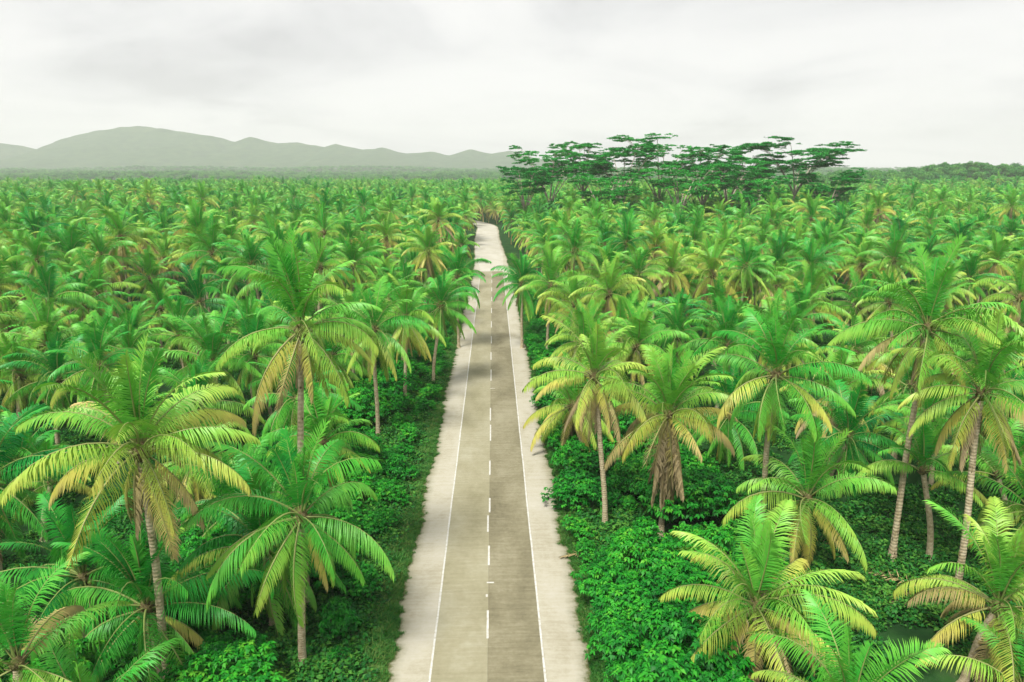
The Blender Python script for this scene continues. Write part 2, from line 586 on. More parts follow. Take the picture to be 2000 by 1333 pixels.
Y0, YJ, Y1 = 8.0, 188.0, 400.0
ysr = np.arange(Y0, Y1 + 0.1, 2.0)
road = obj("road", strip("road", lambda y: road_x(y) - 3.19, lambda y: road_x(y) + 3.19, ysr, 0.046, M['joint']))
tag(road, "straight two-lane concrete road with pale shoulders through the palms", "road", kind="structure")


def box_mesh(name, w, l, h, mat, bev=0.02):
    x, y, b = w / 2, l / 2, bev
    V = [(-x, -y, 0), (x, -y, 0), (x, y, 0), (-x, y, 0), (-x, -y, h - b), (x, -y, h - b), (x, y, h - b), (-x, y, h - b),
         (-x + b, -y + b, h), (x - b, -y + b, h), (x - b, y - b, h), (-x + b, y - b, h)]
    q = [(0, 1, 5, 4), (1, 2, 6, 5), (2, 3, 7, 6), (3, 0, 4, 7), (4, 5, 9, 8), (5, 6, 10, 9), (6, 7, 11, 10), (7, 4, 8, 11), (8, 9, 10, 11)]
    return mesh_from(name, V, q, None, None, (mat,), flat=True)


SL = 4.5
slab_l = box_mesh("concrete_slab", 3.19, SL - 0.008, 0.04, M['lane_l'], 0.003)
slab_r = box_mesh("concrete_slab", 3.19, SL - 0.008, 0.04, M['lane_r'], 0.003)
nslab = int((YJ - Y0) / SL)
for k in range(nslab):
    yy = Y0 + SL * (k + 0.5)
    obj("concrete_slab", slab_l, road, (-1.605, yy, 0.016))
    obj("concrete_slab", slab_r, road, (1.605, yy, 0.016))
YE = Y0 + SL * nslab
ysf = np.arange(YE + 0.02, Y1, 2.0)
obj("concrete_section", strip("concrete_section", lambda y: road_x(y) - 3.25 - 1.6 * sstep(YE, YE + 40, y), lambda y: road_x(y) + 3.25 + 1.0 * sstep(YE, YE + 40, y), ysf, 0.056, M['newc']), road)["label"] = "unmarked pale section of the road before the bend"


def edge_noise(y, seed):
    return 0.55 * (fbm(y / 7.0, y * 0 + seed, 4, seed) - 0.5) + 0.30 * (vnoise(y * 1.7, y * 0, seed + 3) - 0.5) + 0.16 * (vnoise(y * 6.1, y * 0, seed + 5) - 0.5)


yse = np.arange(Y0, Y1, 0.14)
OUT_L = lambda y: road_x(y) - 5.55 - 1.3 * edge_noise(y, 4) + 0.3 * sstep(90, 180, y)
OUT_R = lambda y: road_x(y) + 5.62 + 1.3 * edge_noise(y, 8) - 0.3 * sstep(90, 180, y)
def shoulder_mesh(inner, outer, ys):
    a, b = inner(ys), outer(ys)
    f = np.array((0.0, 0.62, 0.82, 1.0))
    X = a[:, None] + (b - a)[:, None] * f
    Yg = np.repeat(ys[:, None], 4, 1)
    Zg = np.broadcast_to(np.array((0.050, 0.044, 0.034, 0.016)), X.shape)
    V = np.stack((X, Yg, Zg), -1).reshape(-1, 3)
    k = np.arange(len(ys) - 1)[:, None] * 4 + np.arange(3)
    q = np.stack((k, k + 1, k + 5, k + 4), -1).reshape(-1, 4)
    e = np.tile((0.0, 0.25, 0.62, 1.0), len(ys))
    return mesh_from("shoulder", V, q, None, {"edge": e}, (M['shoulder'],))


obj("shoulder", shoulder_mesh(lambda y: road_x(y) - 3.20, OUT_L, yse), road)
obj("shoulder", shoulder_mesh(lambda y: road_x(y) + 3.20, OUT_R, yse), road)
ysl = np.arange(Y0, YE, 0.5)
for s in (-1, 1):
    ww = lambda y, q: s * 3.13 + q * (0.060 + 0.016 * (vnoise(y * 2.3, y * 0, 3 + s) - 0.5)) + 0.03 * (vnoise(y * 0.4, y * 0, 6) - 0.5)
    obj("edge_line", strip("edge_line", lambda y: ww(y, -1), lambda y: ww(y, 1), ysl, 0.0605, M['paint']), road)


def dash(x, ya, yb, w=0.13):
    yy = np.linspace(ya, yb, max(4, int((yb - ya) / 0.25)))
    e = lambda y, k: x + k * (w / 2 + 0.012 * (vnoise(y * 5, y * 0, 2 + k) - 0.5))
    obj("center_dash", strip("center_dash", lambda y: e(y, -1), lambda y: e(y, 1), yy, 0.0605, M['paint']), road)


def row_to_y(py):
    zc = FPX * 26.65 / (math.cos(R(PITCH)) * (py - 336.5))
    return (zc - 26.65 * math.sin(R(PITCH))) / math.cos(R(PITCH))


for a, b, x in [(1247, 1192, -0.03), (1166, 1161, -0.11), (1104, 1066, 0.0), (1039, 1007, -0.10), (1001, 973, 0.02), (928, 900, 0.0), (861, 830, 0.03), (822, 797, 0.0), (744, 722, 0.03), (703, 688, 0), (671, 657, 0.02), (640, 628, 0), (612, 602, 0), (588, 580, 0.03), (569, 562, 0), (553, 547, 0), (540, 535, 0)]:
    dash(x, row_to_y(a), row_to_y(b))
for py, xa, xb in [(1138, -0.12, 0.36), (759, -0.05, 0.55)]:
    yy = row_to_y(py)
    me = mesh_from("center_tick", [(xa, yy - .06, .0605), (xb, yy - .07, .0605), (xb, yy + .07, .0605), (xa, yy + .07, .0605)], [(0, 1, 2, 3)], None, None, (M['paint'],))
    obj("center_tick", me, road)


# ------------------------------------------------------------------ palm fronds
def frond_geo(L, e0, bend, pw, v0, v1, droop, lmax, n, twist, seed, hw=0.032, sway=0.0, wild=1.0):
    rg = np.random.default_rng(seed)
    K = 40
    u = np.linspace(0, 1, K + 1)
    th = np.clip(R(e0) - R(bend) * u ** pw, R(-89), R(89))
    yw = R(sway) * u ** 1.5
    T = np.stack((np.cos(th) * np.cos(yw), np.cos(th) * np.sin(yw), np.sin(th)), -1)
    P = np.vstack((np.zeros(3), np.cumsum((T[1:] + T[:-1]) / 2 * (L / K), axis=0)))
    S = np.stack((-np.sin(yw), np.cos(yw), np.zeros(K + 1)), -1)
    Nn = np.cross(T, S)
    tw = R(twist) * u ** 0.8
    S, Nn = np.cos(tw)[:, None] * S + np.sin(tw)[:, None] * Nn, -np.sin(tw)[:, None] * S + np.cos(tw)[:, None] * Nn
    acc = Acc()
    # midrib: a tapering three-sided bar
    idx = np.arange(0, K + 1, 5)
    rad = 0.060 * (1 - u[idx]) ** 0.8 + 0.008
    V, q, t = tube(P[idx], rad, 3, False)
    acc.add(V, q, None, along=np.repeat(u[idx], 3), across=-1.0)
    s = np.linspace(0.13, 0.995, n)
    f = lambda A, s: np.stack([np.interp(s, u, A[:, k]) for k in range(3)], -1)
    for sg in (-1, 1):
        ss = np.clip(s + rg.normal(0, 0.25 / n, n), 0.1, 1)
        p, tt, sd, nn = f(P, ss), f(T, ss), f(S, ss) * sg, f(Nn, ss)
        l = lmax * np.where(ss < 0.4, 0.55 + 0.45 * np.sin((ss - 0.1) / 0.3 * math.pi / 2), 1 - 0.60 * (np.clip(ss - 0.4, 0, 1) / 0.6) ** 1.7)
        l = l * (1 + rg.normal(0, 0.07 * wild, n))
        a = R(80) + (R(32) - R(80)) * ss ** 1.5 + rg.normal(0, 0.06 * wild, n)
        v = R(v0) + (R(v1) - R(v0)) * ss + rg.normal(0, 0.09 * wild, n)
        d = np.cos(a)[:, None] * tt + np.sin(a)[:, None] * (np.cos(v)[:, None] * sd + np.sin(v)[:, None] * nn)
        down = np.array((0, 0, -1.0))
        g1 = droop * (0.7 + 0.6 * rg.random(n))[:, None]
        d1 = d + down * g1 * 0.35
        d1 /= np.linalg.norm(d1, axis=1)[:, None]
        d2 = d1 + down * g1
        d2 /= np.linalg.norm(d2, axis=1)[:, None]
        p1 = p + d1 * (l * 0.45)[:, None]
        p2 = p1 + d2 * (l * 0.55)[:, None]

        def wd(d):
            w = tt - (tt * d).sum(1)[:, None] * d
            w += 0.25 * nn
            return w / (np.linalg.norm(w, axis=1)[:, None] + 1e-6)
        w0, w1 = wd(d1) * hw, wd(d2) * hw
        V = np.stack((p - w0 * 0.6, p + w0 * 0.6, p1 + w1, p1 - w1, p2), 1).reshape(-1, 3)
        b = np.arange(n)[:, None] * 5
        q = b + np.array((0, 1, 2, 3))
        t = b + np.array((3, 2, 4))
        acc.add(V, q, t, along=np.repeat(ss, 5), across=np.tile((0, 0, 0.5, 0.5, 1.0), n))
    return acc


#        e0   bend  pw   v0   v1   droop  L     lmax
STAGES = [(86, 8, 1.5, 50, 45, 0.05, 3.7, 0.80),
          (80, 28, 1.6, 36, 26, 0.20, 4.9, 1.05),
          (71, 66, 1.6, 26, 10, 0.45, 5.5, 1.18),
          (58, 88, 1.5, 20, 0, 0.85, 5.8, 1.24),
          (43, 92, 1.4, 12, -10, 1.30, 5.9, 1.28),
          (26, 88, 1.3, 4, -18, 1.70, 5.8, 1.28),
          (8, 80, 1.2, -4, -26, 1.90, 5.6, 1.25),
          (-14, 66, 1.1, -10, -30, 1.80, 5.4, 1.18),
          (-38, 44, 1.0, -14, -30, 1.40, 5.0, 1.08),
          (-62, 22, 1.0, -18, -34, 1.00, 4.6, 1.0)]
NV = 4


def frond_variants(n, hw, pref):
    out = []
    for si, (e0, bend, pw, v0, v1, dr, L, lm) in enumerate(STAGES):
        row = []
        for k in range(NV):
            rg = random.Random(si * 17 + k * 5 + 1)
            tw = rg.uniform(-38, 38) if si > 1 else rg.uniform(-60, 60)
            ac = frond_geo(L * rg.uniform(0.94, 1.06), e0 + rg.uniform(-5, 5), bend * rg.uniform(0.85, 1.15), pw, v0, v1, dr, lm, n, tw, si * 100 + k, hw, rg.uniform(-22, 22))
            row.append(ac)
        out.append(row)
    # dead hanging fronds, folded against the trunk
    row = []
    for k in range(NV):
        ac = frond_geo(4.0, -62 - 5 * k, 24, 0.5, -45, -65, 1.6, 0.75, max(10, n * 2 // 3), 18 * (k - 1), 900 + k, hw * 1.3, 8 * (k - 1), 2.5)
        row.append(ac)
    out.append(row)
    return out


FR_ACC = frond_variants(62, 0.034, "near")
FR = [[a.mesh("frond", (M['frond'],)) for a in row] for row in FR_ACC]
FR_LOW = frond_variants(28, 0.064, "far")
DEAD = len(STAGES)


def crown_spec(rg, style):
    """list of (stage, variant, azimuth, tilt, scale, tint, drop) for one palm"""
    nf = {'small': 16}.get(style, 0) or rg.randint(29, 36)
    base = {'green': 0.19, 'mixed': 0.28, 'olive': 0.34, 'yellow': 0.40, 'dark': 0.08, 'small': 0.22, 'skirt': 0.29}[style] + rg.uniform(-0.05, 0.05)
    last = 8.2 if style in ('small',) else rg.uniform(8.8, 10.2)
    if style == 'small':
        last = 6.6
    if style == 'skirt':
        last = 6.9
    az = rg.uniform(0, 6.28)
    out = []
    for i in range(nf):
        t = (i + 0.3) / nf
        st = min(DEAD - 1, int(last * t ** 0.86 + rg.uniform(-0.4, 0.5))) if i > 0 else 0
        st = max(0, st)
        if t > 0.3 and rg.random() < 0.07:
            az += 2.39996
            continue
        az += 2.39996 + rg.uniform(-0.25, 0.25)
        old = max(0.0, t - 0.45) / 0.55
        tint = base * (0.40 + 0.70 * t) + old ** 1.5 * ({'green': 0.12, 'dark': 0.10, 'small': 0.12, 'mixed': 0.16, 'olive': 0.2, 'yellow': 0.28, 'skirt': 0.32}[style])
        tint += rg.uniform(-0.04, 0.05)
        if rg.random() < 0.05 and t > 0.5:
            tint += 0.22
        out.append((st, rg.randrange(NV), az, rg.gauss(0, 0.13), rg.uniform(0.84, 1.10), max(0.0, tint), t))
    nd = {'skirt': 30, 'yellow': 4, 'olive': 3, 'mixed': 2, 'green': 1, 'dark': 1, 'small': 0}[style]
    for i in range(nd):
        az += 2.39996
        out.append((DEAD, rg.randrange(NV), az, rg.uniform(-0.08, 0.12), rg.uniform(0.75, 1.05) * (1.5 if style == 'skirt' else 1.0), rg.uniform(0.62, 0.92), 1.08 + (rg.uniform(0, 1.0) if style == 'skirt' else 0)))
    return out


def trunk_curve(k):
    rg = random.Random(300 + k)
    z = np.linspace(0, 1, 13)
    a, b, c = rg.uniform(-1.4, 1.4), rg.uniform(-0.9, 0.9), rg.uniform(0, 6.28)
    # plan offset in metres, 0 at the base
    ox = a * z ** 1.6 + 0.10 * np.sin(z * 7 + c) * z
    oy = b * z ** 1.6 + 0.10 * np.cos(z * 6 + c) * z
    return ox, oy, z


NT = 8
TRUNK_TOP = []
TRUNKS = []
for k in range(NT):
    ox, oy, z = trunk_curve(k)
    pts = np.stack((ox, oy, z * 10.0), -1)
    zf = np.linspace(0, 1, 40)
    pf = np.stack((np.interp(zf, z, ox), np.interp(zf, z, oy), zf * 10), -1)
    rad = 0.17 + 0.05 * (1 - zf) + 0.16 * np.exp(-zf * 26) + 0.006 * np.cos(np.arange(40) * math.pi)
    V, q, t = tube(pf, rad, 9)
    TRUNKS.append(mesh_from("trunk", V, q, t, None, (M['trunk'],), True))
    TRUNK_TOP.append((ox[-1], oy[-1]))


def sheath_mesh():
    acc = Acc()
    rg = np.random.default_rng(8)
    zz = np.linspace(0, 1, 8)
    pts = np.stack((0 * zz, 0 * zz, -0.45 + zz * 1.25), -1)
    rad = 0.19 + 0.16 * np.sin(np.clip(zz * 1.2, 0, 1) * math.pi) - 0.12 * zz ** 3
    V, q, t = tube(pts, rad, 10)
    V = V + rg.normal(0, 0.025, V.shape)
    acc.add(V, q, t)
    for k in range(14):      # cut leaf bases standing off the stem
        a = k * 2.4
        z0 = -0.5 + 0.055 * k
        d = np.array((math.cos(a), math.sin(a), 0.9))
        p0 = np.array((math.cos(a) * 0.16, math.sin(a) * 0.16, z0))
        V, q, t = tube([p0, p0 + d * 0.18, p0 + d * 0.42], (0.07, 0.055, 0.02), 4)
        acc.add(V, q, t)
    return acc.mesh("leaf_sheath", (M['sheath'],))


SHEATH = sheath_mesh()


def nut_mesh():
    acc = Acc()
    nu, nv = 8, 6
    V, q = [], []
    for j in range(nv + 1):
        f = j / nv * math.pi
        for i in range(nu):
            a = i / nu * 2 * math.pi
            r = 0.125 * math.sin(f) * (1 + 0.06 * math.cos(3 * a))
            V.append((r * math.cos(a), r * math.sin(a), -0.155 * math.cos(f)))
    for j in range(nv):
        for i in range(nu):
            q.append((j * nu + i, j * nu + (i + 1) % nu, (j + 1) * nu + (i + 1) % nu, (j + 1) * nu + i))
    acc.add(V, q)
    return acc.mesh("coconut", (M['nut'],), True)


NUT = nut_mesh()


def make_palm(base, H, rg, style, label, group, size=1.0, nuts=0, rotz=None):
    root = bpy.data.objects.new("coconut_palm", None)
    root.empty_display_size = 0.5
    root.location = base
    col.objects.link(root)
    tag(root, label, "palm tree", group)
    k = rg.randrange(NT)
    rz = rg.uniform(0, 6.28) if rotz is None else rotz
    ls = min(1.3, H / 10.0)
    tr = obj("trunk", TRUNKS[k], root, (0, 0, -0.05), (0, 0, rz), (ls, ls, H / 10.0 + 0.005))
    tr.scale = (1.0, 1.0, H / 10.0 + 0.005)
    tx, ty = TRUNK_TOP[k]
    c, s = math.cos(rz), math.sin(rz)
    top = (tx * c - ty * s, tx * s + ty * c, H)
    obj("leaf_sheath", SHEATH, root, top, (0, 0, rg.uniform(0, 6.28)), (size,) * 3)
    for (st, v, az, tilt, sc, tint, t) in crown_spec(rg, style):
        r0 = 0.10 if t < 0.4 else 0.17
        f = obj("frond", FR[st][v], root, (top[0] + r0 * math.cos(az), top[1] + r0 * math.sin(az), top[2] + 0.55 - 0.75 * t), (rg.gauss(0, 0.10), tilt, az), (sc * size, sc * size * rg.uniform(0.82, 1.22), sc * size * rg.uniform(0.86, 1.14)))
        f["tint"] = float(tint)
    for i in range(nuts):
        a = rg.uniform(0, 6.28)
        rr = rg.uniform(0.28, 0.42)
        obj("coconut", NUT, root, (top[0] + rr * math.cos(a), top[1] + rr * math.sin(a), top[2] - rg.uniform(0.1, 0.65)), (rg.uniform(-.5, .5), rg.uniform(-.5, .5), a))
    return root


# ------------------------------------------------------------------ palms placed after the photograph: crown heart (x, y), frond reach in px, style, coconuts, description
HEROES = [
    (262, 862, 205, 'olive', 4, "big olive-yellow palm with bare leaning trunk at lower left", "big olive palm"),
    (566, 1005, 188, 'green', 9, "large green palm carrying coconuts over the left roadside bushes", "coconut-laden palm"),
    (520, 1062, 165, 'dark', 0, "palm half hidden behind the coconut-laden palm, its trunk twinned with it", "twin-trunk palm"),
    (556, 640, 172, 'mixed', 3, "tallest broad palm standing left of the road, pale drooping lower fronds", "tallest broad palm"),
    (728, 636, 98, 'green', 5, "palm with pale straight trunk beside the left verge, coconuts under its crown", "pale-trunk verge palm"),
    (785, 622, 84, 'mixed', 0, "slim palm on the left verge just behind the pale-trunk palm", "slim verge palm"),
    (842, 595, 78, 'green', 0, "palm with a lone bare trunk standing at the left road edge", "lone-trunk roadside palm"),
    (893, 538, 64, 'dark', 0, "dark palm leaning its fronds over the left edge line of the road", "dark overhanging palm"),
    (682, 515, 62, 'green', 0, "upright green palm behind the tallest broad palm", "upright green palm"),
    (857, 428, 44, 'yellow', 0, "tall slender palm with yellow skirt beside the left of the far road", "slender yellow-skirted palm"),
    (747, 462, 48, 'yellow', 0, "yellowing palm in mid grove, left of the road", "yellowing mid-grove palm"),
    (237, 460, 60, 'olive', 2, "tall palm with thin white trunk and hanging yellow fronds, far left grove", "white-trunk palm"),
    (392, 450, 55, 'olive', 1, "tall palm with drooping crown rising over the left grove", "drooping tall palm"),
    (320, 503, 50, 'yellow', 0, "sparse yellow palm on a long thin white trunk, left grove", "sparse yellow palm"),
    (372, 590, 76, 'dark', 6, "dark green palm with coconut clusters below the sparse yellow palm", "dark coconut-clustered palm"),
    (172, 595, 70, 'green', 0, "bright upright palm among the left grove crowns", "bright upright palm"),
    (245, 652, 72, 'green', 0, "fresh green palm crown right above the big olive palm", "fresh crown"),
    (97, 580, 76, 'green', 0, "wide arching palm near the left picture edge", "wide arching palm"),
    (155, 694, 82, 'mixed', 0, "droopy palm with folded fronds at left, above the big olive palm", "droopy folded palm"),
    (102, 455, 40, 'mixed', 0, "small tufted palm far in the left grove with pale midribs", "tufted palm"),
    (37, 465, 45, 'green', 0, "green palm by the left picture edge, halfway to the hills", "left-edge palm"),
    (157, 472, 45, 'dark', 0, "dark palm just left of the white-trunk palm", "dark neighbour palm"),
    (396, 785, 100, 'green', 0, "green palm squeezed between the big olive palm and the tallest palm", "squeezed palm"),
    (356, 905, 118, 'olive', 0, "brownish drooping palm right behind the big olive palm's crown", "brownish drooping palm"),
    (640, 850, 108, 'mixed', 0, "palm with frayed drooping fronds behind the coconut-laden palm", "frayed palm"),
    (145, 1108, 150, 'dark', 5, "dark short palm with pale coconuts under the big olive palm", "dark short palm"),
    (8, 1290, 205, 'small', 0, "young short palm with broad fresh fronds in the lower left corner", "young corner palm"),
    (-45, 935, 170, 'dark', 0, "dark palm cut by the left edge of the picture", "cut-off dark palm"),
    (290, 1175, 118, 'dark', 0, "dark shaded palm behind the leaning trunk of the big olive palm", "dark shaded palm"),
    (20, 735, 95, 'mixed', 0, "palm at the left edge above the cut-off dark palm", "edge palm"),
    (1192, 738, 134, 'yellow', 1, "yellow-green palm with rusty frond tips by the right verge", "rusty-tipped palm"),
    (1305, 802, 136, 'skirt', 0, "palm with a thick beard of dead tan fronds round its trunk", "bearded palm"),
    (1515, 722, 142, 'green', 5, "large spreading green palm right of the bearded palm", "large spreading palm"),
    (1810, 634, 150, 'mixed', 2, "tall palm with dense hanging fronds at right, above the shaded gap", "dense tall palm"),
    (1937, 768, 165, 'olive', 2, "broad palm near the right edge with golden lower fronds", "golden-fronded palm"),
    (1596, 958, 142, 'mixed', 0, "low palm with feathery fronds above the dark clearing at right", "feathery low palm"),
    (1478, 1150, 188, 'yellow', 0, "short palm with yellow and brown lower fronds over the right bushes", "yellow-brown short palm"),
    (1912, 1172, 172, 'yellow', 0, "short golden palm with splayed fronds at lower right", "splayed golden palm"),
    (1690, 1345, 220, 'small', 0, "young palm with fresh upright fronds on the bottom edge, right half", "young bottom palm"),
    (1120, 660, 82, 'olive', 0, "leaning palm on the right verge with brown frond ends", "leaning verge palm"),
    (1070, 556, 70, 'mixed', 0, "palm with slanting pale trunk at the right road edge", "slanting-trunk palm"),
    (1020, 552, 64, 'dark', 0, "dark palm dangling fronds over the right edge line of the road", "dangling dark palm"),
    (1212, 570, 76, 'yellow', 0, "half dead yellow palm standing out in the right grove", "half dead yellow palm"),
    (1400, 512, 60, 'yellow', 1, "yellowish palm with brown crown heart, mid right grove", "yellowish palm"),
    (1330, 550, 60, 'green', 0, "upright green palm between the two yellow palms on the right", "upright right palm"),
    (1177, 475, 46, 'green', 0, "star-shaped dark green palm near the far road, right side", "star-shaped palm"),
    (1087, 455, 41, 'mixed', 0, "palm with pale hanging fronds next to the far right road edge", "pale-fronded palm"),
    (1150, 572, 58, 'green', 0, "green palm left beside the half dead yellow palm", "green companion palm"),
    (1402, 612, 70, 'green', 0, "bright green palm in front of the yellowish palm", "bright right-grove palm"),
    (1342, 625, 74, 'dark', 0, "dark green palm behind the bearded palm", "dark back palm"),
    (1240, 645, 72, 'dark', 0, "dark palm in front of the half dead yellow palm", "dark front palm"),
    (1547, 440, 37, 'olive', 0, "slender palm on a bare trunk over the dark gap of the right grove", "slender gap palm"),
    (1507, 430, 37, 'mixed', 0, "bare-trunked palm left of the slender gap palm", "bare-trunked palm"),
    (1636, 488, 50, 'olive', 0, "olive palm with bowed fronds, right grove centre", "olive bowed palm"),
    (1745, 505, 60, 'green', 0, "green palm with spread midribs in the right grove", "spread-midrib palm"),
    (1815, 507, 56, 'dark', 0, "dark upright palm behind the dense tall palm", "dark upright palm"),
    (1667, 595, 66, 'green', 0, "spiky green palm left of the dense tall palm", "spiky palm"),
    (1707, 612, 66, 'green', 0, "green palm tucked against the spiky palm", "tucked palm"),
    (1985, 577, 82, 'olive', 0, "olive palm cut by the right picture edge", "cut-off olive palm"),
    (1897, 545, 62, 'dark', 0, "dark palm above the golden-fronded palm", "dark upper palm"),
    (1560, 575, 58, 'mixed', 0, "palm behind the large spreading palm", "behind palm"),
    (1712, 408, 36, 'yellow', 0, "tall yellow-brown palm far in the right grove", "far yellow-brown palm"),
    (1577, 404, 36, 'yellow', 0, "tan dead-looking palm just below the flat-topped trees", "tan palm"),
    (1692, 692, 84, 'yellow', 0, "yellow palm with thin trunk beside the shaded gap at right", "gap-side yellow palm"),
    (1425, 800, 96, 'dark', 0, "dark drooping palm between the bearded and the spreading palm", "dark drooping palm"),
    (1845, 905, 112, 'small', 0, "low young palm under the golden-fronded palm", "low young palm"),
    (2005, 990, 118, 'mixed', 0, "palm cut by the right edge below the golden-fronded palm", "lower edge palm"),
    (1140, 792, 88, 'yellow', 0, "brown-tipped palm half hidden left of the rusty-tipped palm", "brown-tipped palm"),
    (1985, 1330, 150, 'small', 0, "young palm in the lower right corner", "young right corner palm"),
    (205, 1415, 150, 'small', 0, "young palm whose frond tips poke up at the bottom edge, left", "poking young palm"),
]

GRP = "coconut palms of the plantation"
palm_xy = []
hero_rec = []
for hi, (px, py, reach, style, nuts, label, short) in enumerate(HEROES):
    rg = random.Random(1000 + hi)
    size = 0.78 if style == 'small' else 1.0
    zc = FPX * 5.0 * size / reach
    for _ in range(60):
        p = unproject(px, py, zc)
        lo, hi_ = (3.0, 7.5) if style == 'small' else (5.0, 18.5)
        if p[2] < lo:
            zc *= 0.985
        elif p[2] > hi_:
            zc *= 0.985 if p[2] > CAM.z else 1.015
        else:
            break
    H = p[2] - 0.4
    palm_xy.append((p[0], p[1]))
    hero_rec.append((p, H, style, nuts, label, short, px, py, zc, size))

# the rest of the plantation: planted in rough rows
rgf = random.Random(77)
fill = []
SP = 7.5
hx = np.array(palm_xy)
for jy in range(int(900 / 6.9)):
    y = 12 + jy * 6.9
    half = 0.80 * y + 45
    nx = int(half / SP)
    for ix in range(-nx, nx + 1):
        x = (ix + 0.5 * (jy % 2)) * SP + rgf.gauss(0, 1.15)
        yy = y + rgf.gauss(0, 1.15)
        rx = float(road_x(yy))
        off = x - rx
        clear = 9.2 + rgf.uniform(0, 1.8)
        if yy > 165:
            clear = 7.0 + rgf.uniform(0, 1.2)
        if yy < 70:
            clear = 14.5 + rgf.uniform(0, 2.5)
        if x > 215 and yy > 560 and float(ground_z(x, yy)) > 2.5:
            continue
        if abs(off) < (clear if yy < 330 else 6.5) and yy < 364:
            continue
        if rgf.random() < 0.06 + 0.75 * float(sstep(0.60, 0.70, fbm(x / 22.0, yy / 22.0, 2, 77))):
            continue
        zc = yy * 0.9707 + 6.4
        if yy < 260:
            dmin = 5.0 if zc > 70 else 5.8
            if np.min(np.hypot(hx[:, 0] - x, hx[:, 1] - yy)) < dmin:
                continue
        if zc < 62:
            H = rgf.uniform(3.6, 6.5)
        elif zc < 95:
            H = rgf.uniform(6.0, 9.5)
        else:
            H = min(17.5, max(6.0, rgf.gauss(10.6, 2.2) + (3.0 if rgf.random() < 0.10 else 0)))
        st = rgf.choices(['green', 'mixed', 'olive', 'yellow', 'dark', 'small'], [0.34, 0.24, 0.11, 0.07, 0.21, 0.03])[0]
        if zc < 62:
            st = rgf.choice(['small', 'dark', 'green'])
        fill.append((x, yy, H, st, zc))

# which of them show largest in the photograph
cand = []
for f in fill:
    px, py, zc = project((f[0], f[1], f[2]))
    if zc > 12 and -30 < px < 2030 and 330 < py < 1370:
        cand.append((zc, px, py, f))
cand.sort(key=lambda c: c[0])
NIND = 300 - len(HEROES)
indiv = cand[:NIND]
ind_set = {id(c[3]) for c in indiv}
rest = [f for f in fill if id(f) not in ind_set]

for hi, (p, H, style, nuts, label, short, px, py, zc, size) in enumerate(hero_rec):
    make_palm((p[0], p[1], 0.0), H, random.Random(2000 + hi * 3), style, label, GRP, size, nuts)

used = {}
ADJ = {'green': "green", 'mixed': "mid-green", 'olive': "olive", 'yellow': "yellowing", 'dark': "dark green", 'small': "young low"}
ORD = ["", "second ", "third ", "fourth ", "fifth ", "sixth ", "seventh ", "eighth ", "ninth ", "tenth ", "eleventh ", "twelfth ", "thirteenth ", "fourteenth ", "fifteenth ", "sixteenth ", "seventeenth ", "eighteenth ", "nineteenth ", "twentieth "]
for ci, (zc, px, py, f) in enumerate(indiv):
    best = min(hero_rec, key=lambda h: math.hypot(h[6] - px, (h[7] - py) * 1.6))
    dx, dy = px - best[6], py - best[7]
    if abs(dx) > abs(dy) * 1.2:
        rel = "left of" if dx < 0 else "right of"
    else:
        rel = "behind" if dy < 0 else "in front of"
    key = (f[3], rel, best[5])
    k = used.get(key, 0)
    used[key] = k + 1
    lab = f"{ADJ[f[3]]} coconut palm, {ORD[min(k, 19)]}nearest one {rel} the {best[5]}"
    make_palm((f[0], f[1], float(ground_z(f[0], f[1]))), f[2], random.Random(5000 + ci), f[3], lab, GRP, (0.8 if f[3] == 'small' else 1.0) * random.Random(ci).uniform(0.82, 1.1), 0)


# ------------------------------------------------------------------ scattered masses nobody could count
def scatter(name, pts, rz, sc, idx, protos, label, cat):
    V = np.asarray(pts, np.float32)
    me = bpy.data.meshes.new(name)
    me.vertices.add(len(V))
    me.vertices.foreach_set("co", V.ravel())
    for nm, ty, vals in (("rz", 'FLOAT', rz), ("sc", 'FLOAT', sc), ("pk", 'INT', idx)):
        a = me.attributes.new(nm, ty, 'POINT')
        a.data.foreach_set("value", np.asarray(vals, np.float32 if ty == 'FLOAT' else np.int32))
    o = obj(name, me)
    ng = bpy.data.node_groups.new(name, 'GeometryNodeTree')
    ng.interface.new_socket("Geometry", in_out='INPUT', socket_type='NodeSocketGeometry')
    ng.interface.new_socket("Geometry", in_out='OUTPUT', socket_type='NodeSocketGeometry')
    gi, go = ng.nodes.new('NodeGroupInput'), ng.nodes.new('NodeGroupOutput')
    ip = ng.nodes.new('GeometryNodeInstanceOnPoints')
    g2i = ng.nodes.new('GeometryNodeGeometryToInstance')
    for pm in reversed(protos):      # multi-input keeps link order from the last link
        po = bpy.data.objects.new(pm.name, pm)
        oi = ng.nodes.new('GeometryNodeObjectInfo')
        oi.inputs['Object'].default_value = po
        ng.links.new(oi.outputs['Geometry'], g2i.inputs[0])

    def na(nm, ty):
        n = ng.nodes.new('GeometryNodeInputNamedAttribute')
        n.data_type = ty
        n.inputs['Name'].default_value = nm
        return n.outputs['Attribute']
    cx = ng.nodes.new('ShaderNodeCombineXYZ')
    ng.links.new(na("rz", 'FLOAT'), cx.inputs[2])
    ng.links.new(gi.outputs[0], ip.inputs['Points'])
    ng.links.new(g2i.outputs[0], ip.inputs['Instance'])
    ip.inputs['Pick Instance'].default_value = True
    ng.links.new(na("pk", 'INT'), ip.inputs['Instance Index'])
    ng.links.new(cx.outputs[0], ip.inputs['Rotation'])
    ng.links.new(na("sc", 'FLOAT'), ip.inputs['Scale'])
    ng.links.new(ip.outputs[0], go.inputs[0])
    md = o.modifiers.new("scatter", 'NODES')
    md.node_group = ng
    tag(o, label, cat, kind="stuff")
    return o


